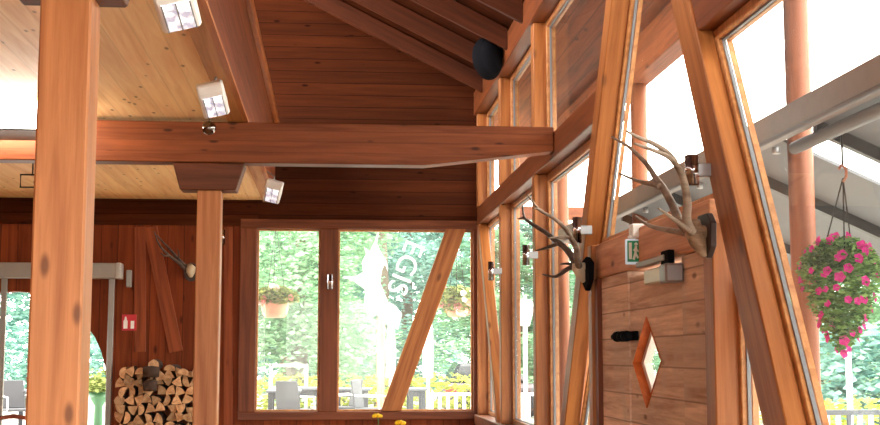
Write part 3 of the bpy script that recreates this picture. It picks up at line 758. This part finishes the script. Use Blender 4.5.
# ------------------------------------------------------------------ outside: ground, posts, awning
S('ground', MB().box(-60, 15.2, -.5, 60, 110, .02).box(1.98, -30, -.5, 60, 15.2, .02).box(-60,-60,-.5,60,-6.4,.02), plain('terrace_paving', lin(170,168,160), .8, var=.15, scale=.7))
M_PORCH = wood('porch_timber', lin(132,74,44), lin(100,52,28), 0, knots=.6)
def porch_post(Y, label):
    x = 2.62
    o = obj('porch_post', MB().tube([(x,Y,.02), (x,Y,3.86)], .07, 20), M_PORCH, None, frame_along((0,0,1), (x,Y,0)))
    tag(o, label, 'post', None, 'thing')
ev = obj('eave_beam', MB().box(2.53, -6, 3.86, 2.71, 17.9, 4.20), wood('eave_timber', lin(164,90,48), lin(120,62,30), 0, knots=.8), None, frame_along((0,1,0), (2.6,0,4)), .008)
tag(ev, 'timber eave beam outside the glazed side, carried by the round porch posts', 'beam', None, 'thing')
porch_post(6.85, 'round timber porch post outside, behind the basket of pink petunias')
porch_post(10.55, 'round timber porch post outside, seen above the boarded door')
porch_post(14.2, 'round timber porch post outside the corner window bay, hazy in the glare')
M_AWN = plain('grey_awning_sheet', lin(96,99,104), .6, var=.06)
M_GUT = plain('weathered_metal', lin(122,116,114), .45, .3, var=.2, scale=14)
g0 = onX(753, 127, 2.44)
GZ = g0.z
aw = thing('awning', (2.5, 8, GZ), 'grey sheet-metal awning roof over the terrace behind the gutter', 'awning')
AS = .44; az = lambda x: GZ-.10-AS*(x-2.5)
def sheet(y0, y1): obj('sheet', MB().prism([(2.5,y0,az(2.5)), (3.85,y0,az(3.85)), (3.85,y0,az(3.85)+.02), (2.5,y0,az(2.5)+.02)], (0,y1-y0,0)), M_AWN, aw)
sheet(6.9, 13.5); sheet(2.5, 6.35)
for y in (3.6, 5.0, 6.3, 7.7, 9.2, 10.7, 12.2):
    obj('awning_rafter', MB().prism([(2.5,y,az(2.5)), (3.85,y,az(3.85)), (3.85,y,az(3.85)-.07), (2.5,y,az(2.5)-.07)], (0,.05,0)), M_DARKM, aw)
obj('edge_bar', MB().box(3.83, 2.5, az(3.85)-.08, 3.88, 13.5, az(3.85)+.03), M_GUT, aw)
gt = thing('gutter', (2.44, 8, GZ), 'weathered grey metal gutter running along the terrace awning', 'gutter')
obj('trough', MB().prism([(2.40,2.5,GZ), (2.41,2.5,GZ-.13), (2.47,2.5,GZ-.15), (2.52,2.5,GZ-.10), (2.52,2.5,GZ-.06)], (0,11,0)), M_GUT, gt)
obj('pipe', MB().tube([(2.53,2.5,GZ-.19), (2.53,6.7,GZ-.19)], .035, 12), M_AWN, gt)
obj('bead', MB().tube([(2.41,2.5,GZ-.14), (2.41,13.5,GZ-.14)], .014, 8), M_AWN, gt)
for y in (5.4, 6.9, 8.4, 9.9): obj('bracket', MB().tube([(2.5,y,GZ-.15), (2.5,y,GZ-.19)], .022, 10), M_STEEL, gt)

# ------------------------------------------------------------------ hanging baskets
M_LEAF = leafmat('petunia_leaf', lin(58,92,44), lin(126,160,92))
M_PINK = leafmat('petunia_pink', lin(158,26,92), lin(200,56,132), .3)
M_POT = plain('peach_pot', lin(226,170,140), .6)
def blossom_mesh(c, r, nrm, rng):
    m = MB(); nrm = Vector(nrm).normalized(); F = frame_along(nrm)
    cc = m.b.verts.new(Vector(c)-nrm*r*.3)
    ring = []
    for i in range(10):
        a = 2*math.pi*i/10; q = r*(1 if i % 2 == 0 else .8)
        ring.append(m.b.verts.new(Vector(c)+(F.to_3x3() @ Vector((.1*r*(i % 2), q*math.cos(a), q*math.sin(a))))))
    for i in range(10): m.b.faces.new((cc, ring[i], ring[(i+1) % 10]))
    return m
def hanging_basket(c, rx, rz, drop, top, label, nleaf, flowers, mats, potr=.12, seed=1, leaf=.05, bl=.03, pot=True):
    rng = random.Random(seed)
    t = thing('hanging_basket', c, label, 'hanging basket')
    if pot: obj('pot', MB().lathe([(potr*.65,-potr*1.2), (potr*.85,-potr*.9), (potr,0), (potr*1.06,.0), (potr*.9,-.01)], 20, c), M_POT, t)
    def pos(g):
        while True:
            v = Vector((g.uniform(-1,1), g.uniform(-1,1), g.uniform(-1,1)))
            if .25 < v.length < 1: break
        w = 1 if v.z > -.1 else (1-.45*abs(v.z))
        return Vector(c)+Vector((v.x*rx*w, v.y*rx*w, v.z*rz if v.z > 0 else v.z*drop))
    fo = obj('foliage', MB().leafcards(nleaf, pos, leaf, rng), mats[0], t, fix=False); fo['kind'] = 'stuff'
    for k in range(flowers):
        a = rng.uniform(0, 6.28); h = rng.uniform(-1,1)
        w = 1 if h > -.1 else (1-.45*abs(h))
        s = math.sqrt(max(0,1-h*h))*.98
        d = Vector((math.cos(a), math.sin(a), .2))
        p = Vector(c)+Vector((math.cos(a)*rx*s*w, math.sin(a)*rx*s*w, h*rz if h > 0 else h*drop))
        obj('blossom', blossom_mesh(p, bl*rng.uniform(.7,1.2), d, rng), mats[1+(k % (len(mats)-1))], t)
    for k in range(3):
        a = k*2.09+.4
        obj('chain', MB().tube([Vector(c)+Vector((math.cos(a)*rx*.45, math.sin(a)*rx*.45, rz*.3)), top], .004, 5), M_DARKM, t)
    obj('hook', MB().tube([top+Vector(v) for v in ((0,0,-.02),(.018,0,.01),(.018,0,.045),(-.004,0,.07),(-.02,0,.045))], .008, 7), plain('rusty_hook', lin(150,86,60), .6), t)
    return t
c = onX(840, 272, 2.62); tp = onX(843, 178, 2.62)
hanging_basket(c, .215, .19, .42, tp, 'bushy hanging basket of pink petunias under the terrace awning', 5200, 85, (M_LEAF, M_PINK), seed=4, leaf=.036, bl=.026, pot=False)
obj('hanger_rod', MB().tube([tp+Vector((0,0,.068)), Vector((tp.x, tp.y, az(2.62)))], .006, 6), M_DARKM, bpy.data.objects['hanging_basket'])
M_WF = leafmat('white_petal', lin(200,160,150), lin(240,225,215)); M_RF = leafmat('rose_petal', lin(190,90,90), lin(220,150,140))
M_LEAF2 = leafmat('basket_leaf', lin(92,112,66), lin(170,180,110))
S('trim_19', MB().box(-3, 16.5, 3.34, 3.5, 16.7, 3.5), M_BEAM)
c = onY(275, 300, 16.6)
hanging_basket(c, .31, .18, .1, Vector((c.x, 16.6, 3.24)), 'hanging pot of pale flowers outside the narrow back window', 1100, 26, (M_LEAF2, M_WF, M_RF), potr=.19, seed=9, leaf=.08, bl=.05)
c = onY(457, 301, 16.6)
hanging_basket(c, .28, .20, .22, Vector((c.x, 16.6, 3.24)), 'hanging basket of faded flowers outside, right of the slanting brace', 1000, 26, (M_LEAF2, M_RF, M_WF), potr=.17, seed=12, leaf=.08, bl=.05)

# ------------------------------------------------------------------ trees and hedges
M_T = [leafmat('tree_leaf_green', lin(84,132,104), lin(150,190,156)), leafmat('tree_leaf_blue', lin(92,138,130), lin(152,190,176)), leafmat('tree_leaf_yellow', lin(104,146,112), lin(166,202,162))]  # leaf colours lightened to carry the haze and glare
M_TRUNK = plain('tree_bark', lin(96,84,70), .9, var=.4)
def tree_mesh(seed, H, Wd, m, n=22000):
    rng = random.Random(seed)
    clumps = []
    for _ in range(26):
        a = rng.uniform(0,6.28); z = rng.uniform(.12,1); r = Wd*(.25+.75*math.sin(math.pi*min(1,z*.85+.12)))*rng.uniform(.25,.8)
        clumps.append((Vector((r*math.cos(a), r*math.sin(a), z*H)), rng.uniform(.32,.6)*Wd*.6))
    def pos(g):
        c, r = g.choice(clumps); v = Vector((g.gauss(0,1), g.gauss(0,1), g.gauss(0,1))).normalized()
        return c+v*r*g.uniform(.55,1)
    t = thing('tree', (0,0,0), 'x', 'tree')
    b = MB()
    b.leafcards(n, pos, Wd*.048, rng)
    obj('crown', b, m, t, fix=False)
    obj('trunk', MB().tube([(0,0,0), (.1,0,H*.35), (0,.1,H*.8)], [Wd*.07, Wd*.055, Wd*.02], 8), M_TRUNK, t)
    return t
tp_ = [tree_mesh(11, 8.5, 3.2, M_T[0]), tree_mesh(12, 10, 3.4, M_T[1]), tree_mesh(13, 6.5, 3.0, M_T[2])]
usedt = set()
spots = [(-1.2,34,0), (1.45,36,1), (5.2,35,0), (.3,42,1), (2.6,44,1), (-3.0,40,1), (7.8,42,0), (-.6,28,2), (4.3,29,2), (10.5,40,0), (-10.5,30,0), (-7.4,33,1), (-13,38,1), (13.0,38,1),
         (12.0,30,0), (9.5,24,2), (14.5,26,1), (6.3,38,1), (6.6,31,0), (8.6,45,2)]
lab = ['dense green tree on the slope beyond the terrace', 'tall blue-green tree on the slope beyond the terrace', 'low yellow-green tree just beyond the terrace']
for i, (x, y, k) in enumerate(spots):
    o = tp_[k] if k not in usedt else dup(tp_[k])
    usedt.add(k)
    o.location = (x, y, .0); o.rotation_euler.z = i*1.3; s = .9+.2*((i*7) % 5)/5; o.scale = (s, s, s*(.52 if x/y > .12 else 1))
    o['label'] = lab[k]; o['group'] = 'trees beyond the terrace'
# hillside of leaves behind the trees
rng = random.Random(5)
hf = obj('hillside_foliage', MB().leafcards(30000, lambda g: (lambda x, z: Vector((x, 52-z*.3+g.uniform(-1,1), z)))(g.uniform(-26,5.6), g.uniform(0,13)), .5, rng), M_T[1], fix=False)
tag(hf, 'pale green wooded hillside far beyond the back windows', 'hillside', None, 'stuff')
def hedge(x0, x1, y0, y1, z0, z1, label, n, leaf, m):
    o = obj('hedge', MB().leafcards(n, lambda g: Vector((g.uniform(x0,x1), g.uniform(y0,y1), g.uniform(z0,z1)-abs(g.gauss(0,.08)))), leaf, random.Random(n), ), m, fix=False)
    tag(o, label, 'hedge', None, 'stuff')
M_HEDGE = leafmat('hedge_leaf', lin(130,140,50), lin(190,196,96))
hedge(-1.6, 3.4, 24.4, 25.2, .1, 1.2, 'low yellow-green hedge behind the terrace tables', 2600, .16, M_HEDGE)
a, b = onY(822, 395, 13.5), onY(900, 412, 13.5)
hedge(4.6, 6.6, 13.2, 13.9, .3, onY(850,396,13.5).z, 'yellow-green flowering hedge outside the terrace window', 1500, .1, M_HEDGE)
a = onY(830, 320, 20); b = onY(905, 398, 20)
hedge(a.x, b.x+1, 20, 21, .1, a.z, 'tall grey-green bush behind the hedge on the terrace side', 3000, .2, M_T[1])

# ------------------------------------------------------------------ terrace furniture beyond the back windows
M_TF = plain('dark_table', lin(52,56,62), .4, .2); M_TW = plain('white_enamel', lin(222,222,220), .5); M_TC = plain('grey_wicker', lin(66,68,72), .7)
S('terrace', MB().box(-8, 17.5, .02, 12, 26, .25), plain('terrace_boards', lin(160,156,150), .8))
TZ = .25
def terrace_table(px, Y, w, label):
    x = onY(px, 400, Y).x
    t = thing('terrace_table', (x, Y, TZ), label, 'table')
    obj('tabletop', MB().box(x-w/2, Y-.4, TZ+.70, x+w/2, Y+.4, TZ+.74), plain('slate_table_top', lin(84,88,94), .5), t, bevel=.008)
    obj('apron', MB().box(x-w/2+.05, Y-.36, TZ+.60, x+w/2-.05, Y+.36, TZ+.70), M_TF, t)
    for sx in (-1,1):
        for sy in (-1,1): obj('leg', MB().box(x+sx*(w/2-.07)-.035, Y+sy*.34-.035, TZ, x+sx*(w/2-.07)+.035, Y+sy*.34+.035, TZ+.7), M_TF, t)
terrace_table(284, 21.0, .55, 'grey terrace table behind the narrow back window, left one')
terrace_table(308, 22.5, .5, 'grey terrace table behind the narrow back window, beside the post')
terrace_table(352, 22.0, .6, 'grey terrace table behind the wide back window, next to the post')
terrace_table(416, 22.0, .35, 'small dark terrace table behind the wide window, beside the slanting brace')
def terrace_chair(px, Y, rz, label):
    x = onY(px, 400, Y).x
    t = thing('terrace_chair', (0,0,0), label, 'chair', 'terrace chairs')
    obj('seat', MB().box(-.22,-.22,.42,.22,.22,.46), M_TC, t, bevel=.01)
    obj('backrest', MB().prism([(-.22,.2,.46), (.22,.2,.46), (.2,.27,.9), (-.2,.27,.9)], (0,.03,0)), M_TC, t, bevel=.01)
    for sx in (-1,1):
        obj('leg', MB().tube([(sx*.2,-.2,0), (sx*.2,-.2,.42)], .016, 6), M_TW, t); obj('leg', MB().tube([(sx*.2,.2,0), (sx*.2,.2,.46)], .016, 6), M_TW, t)
        obj('armrest', MB().tube([(sx*.22,-.2,.43), (sx*.22,-.18,.64), (sx*.22,.22,.66)], .014, 6), M_TW, t)
    t.location = (x, Y, TZ); t.rotation_euler.z = rz
terrace_chair(296, 20.3, 2.6, 'grey terrace chair with pale legs behind the narrow back window')
terrace_chair(372, 20.5, 1.2, 'grey terrace chair turned sideways left of the foot of the slanting brace')
terrace_chair(342, 21.2, -1.2, 'grey terrace chair just right of the post between the back windows')
terrace_table(6, 21.5, .8, 'grey terrace table seen through the arched doorway at the left')
terrace_chair(17, 20.8, .6, 'grey terrace chair seen through the arched doorway, beside the near column')
p = onY(99, 392, 19)
pt = thing('planter', (p.x, 19, TZ), 'round green planter bowl seen through the arched doorway, right of the near column', 'planter')
obj('bowl', MB().lathe([(.07,TZ),(.06,p.z-.2),(.12,p.z-.1),(.15,p.z),(.13,p.z-.02)], 20, (p.x,19,0)), plain('green_glaze', lin(70,120,84), .4), pt)
obj('plant', MB().leafcards(500, lambda g: Vector((p.x+g.gauss(0,.14), 19+g.gauss(0,.14), p.z+abs(g.gauss(0,.12)))), .09, random.Random(2)), M_LEAF2, pt, fix=False)['kind'] = 'stuff'
# white-framed windscreen
a, b = onY(271, 364, 23), onY(306, 392, 23)
ws = thing('windscreen', (a.x, 23, TZ), 'white-framed glass windscreen on the terrace, behind the narrow window', 'windscreen')
for q in ((a.x,a.z-.05,b.x,a.z), (a.x,b.z,b.x,b.z+.1)): obj('rail', MB().box(q[0],22.98,q[1],q[2],23.02,q[3]), M_TW, ws)
for x in (a.x, b.x): obj('post', MB().box(x-.03,22.98,TZ,x+.03,23.02,a.z), M_TW, ws)
obj('glass_pane', MB().box(a.x,22.995,b.z,b.x,23.005,a.z), M_GLASS, ws)
# railing at right
a, b = onY(430, 393, 23.5), onY(480, 412, 23.5)
rl = thing('terrace_railing', (a.x, 23.5, TZ), 'white terrace railing with upright bars, right of the slanting brace', 'railing')
obj('top_rail', MB().box(a.x,23.47,a.z-.05,b.x+2,23.53,a.z), M_TW, rl)
for i in range(22): obj('baluster', MB().box(a.x+i*.15,23.48,TZ,a.x+i*.15+.06,23.52,a.z-.05), M_TW, rl)
# closed parasols and posts
def parasol(px, ytop, Y, w, label):
    p = onY(px, ytop, Y); t = thing('closed_parasol', (p.x, Y, TZ), label, 'parasol', 'closed white parasols on the terrace')
    obj('pole', MB().tube([(p.x,Y,TZ), (p.x,Y,p.z)], .03, 8), M_TW, t)
    obj('canopy', MB().lathe([(w*.9,TZ+.9), (w,TZ+1.4), (w*.8,p.z-.5), (w*.2,p.z)], 12, (p.x,Y,0)), leafmat('white_canvas', lin(225,225,222), lin(235,235,232), .3), t)
parasol(428, 300, 22.6, .10, 'closed white parasol outside, right of the slanting brace')
parasol(391, 312, 22.8, .09, 'closed white parasol outside, left of the slanting brace beside a reddish post')
a = onY(381, 318, 24)
tag(obj('garden_post', MB().box(a.x-.07,23.95,TZ,a.x+.07,24.05,a.z), wood('red_post', lin(206,140,110), lin(160,98,72), 2, knots=.2)), 'reddish wooden garden post on the terrace beside a closed parasol', 'post', None, 'thing')
# parked car
a = onY(466, 392, 26)
cr = thing('parked_car', (a.x, 26, TZ), 'small dark parked car outside at the far right of the back window', 'car')
obj('body', MB().prism([(a.x-.5,26,.45),(a.x+1.6,26,.45),(a.x+1.6,26,.95),(a.x-.45,26,.98)], (0,1.6,0)), plain('car_paint', lin(70,62,66), .3), cr, bevel=.08)
obj('cabin', MB().prism([(a.x-.35,26.1,.97),(a.x+1.3,26.1,.97),(a.x+1.0,26.1,1.38),(a.x-.15,26.1,1.38)], (0,1.4,0)), plain('car_glass', lin(40,44,50), .1), cr, bevel=.06)
obj('tail_light', MB().box(a.x-.42,25.97,.78,a.x-.2,26.0,.92), plain('red_lens', lin(190,40,40), .3), cr)
for dx in (0,1.2): obj('wheel', MB().tube([(a.x+dx,25.96,.54),(a.x+dx,26.15,.54)], .29, 16), M_BLACK, cr)
# lantern seen through the second side window
p = onY(525, 312, 20)
ln = thing('garden_lantern', (p.x, 20, .02), 'white hexagonal garden lantern on a pole outside the glazed side', 'lantern')
obj('pole', MB().tube([(p.x,20,.02), (p.x,20,p.z-.2)], .035, 10), M_TW, ln)
obj('lamp_head', MB().lathe([(.07,-.22),(.14,.06),(.15,.08)], 6, p, smooth=False), plain('frosted', lin(235,235,230), .4), ln)
obj('cap', MB().lathe([(.19,.08),(.10,.18),(.03,.2),(.02,.27)], 6, p, smooth=False), M_TW, ln)
# pale pole and white chairs beyond the terrace window
p = onY(848, 352, 13)
pp = thing('garden_lamp_pole', (p.x, 13, .02), 'pale thin garden pole outside below the petunia basket', 'pole')
obj('pole', MB().tube([(p.x,13,.02), (p.x,13,p.z)], .03, 10), M_TW, pp)
obj('foot', MB().lathe([(.2,.02),(.2,.06),(.05,.1)], 16, (p.x,13,0)), M_TW, pp)
a, b = onY(826, 410, 12.2), onY(890, 425, 12.2)
rl = thing('planter_fence', (a.x, 12.2, .02), 'low grey fence of upright bars below the flowering hedge', 'fence')
obj('rail', MB().box(a.x-.5,12.18,a.z-.05,b.x+.6,12.22,a.z), M_TF, rl)
for i in range(16): obj('bar', MB().box(a.x-.45+i*.11,12.185,.02,a.x-.41+i*.11,12.215,a.z-.05), M_TW if i % 3 else M_TF, rl)
# small house far behind the basket
h = onY(862, 335, 50)
hs = thing('small_house', (h.x, 50, 0), 'small pale house with a reddish roof far beyond the terrace', 'house')
obj('wall', MB().box(h.x-1.2,50,0,h.x+1.6,53,h.z-.1), plain('house_wall', lin(220,205,196), .8), hs)
obj('roof', MB().prism([(h.x-1.5,49.8,h.z-.12),(h.x+1.9,49.8,h.z-.12),(h.x+.2,49.8,h.z+.9)], (0,3.4,0)), plain('house_roof', lin(206,130,116), .8), hs)

# ------------------------------------------------------------------ white film on the wide back window: letters and a ragged emblem
kf = N('white_window_film'); df = kf.n('ShaderNodeBsdfDiffuse'); tr = kf.n('ShaderNodeBsdfTranslucent'); mx = kf.n('ShaderNodeMixShader'); mx.inputs[0].default_value = .75
df.inputs[0].default_value = tr.inputs[0].default_value = (.85,.87,.87,1)
kf.l(df.outputs[0], mx.inputs[1]); kf.l(tr.outputs[0], mx.inputs[2]); kf.l(mx.outputs[0], kf.t.nodes['Material Output'].inputs[0])
YG = YB+.066
cu = bpy.data.curves.new('lettering', 'FONT'); cu.body = 'EGIS'; cu.size = .345; cu.extrude = .001; cu.space_character = 1.0
to = bpy.data.objects.new('lettering', cu); C.objects.link(to)
bpy.context.view_layer.update()
me = bpy.data.meshes.new_from_object(to); bpy.data.objects.remove(to)
me.materials.append(kf.m); lo = bpy.data.objects.new('lettering', me); C.objects.link(lo)
s0 = onY(407, 238, YG); r = Vector((-.36, 0, -.93)).normalized(); u = Vector((.93, 0, -.36)).normalized()
m = Matrix((r, u, r.cross(u))).transposed().to_4x4(); m.translation = Vector((s0.x, YG, s0.z))
lo.parent = w2; lo.matrix_basis = w2.matrix_basis.inverted() @ m
em = [(362,262),(366,254),(364,247),(370,251),(375,240),(378,229),(379,232),(377,244),(381,252),(387,262),(388,272),(385,264),(382,270),(380,282),(384,292),(388,302),(396,306),(402,314),(398,330),(384,322),(376,314),(368,312),(364,300),(366,290),(352,280),(342,278),(344,276),(356,276),(363,272)]
obj('emblem', MB().prism([(onY(x,y,YG).x, YG, onY(x,y,YG).z) for x, y in em], (0,.002,0)), kf.m, w2)
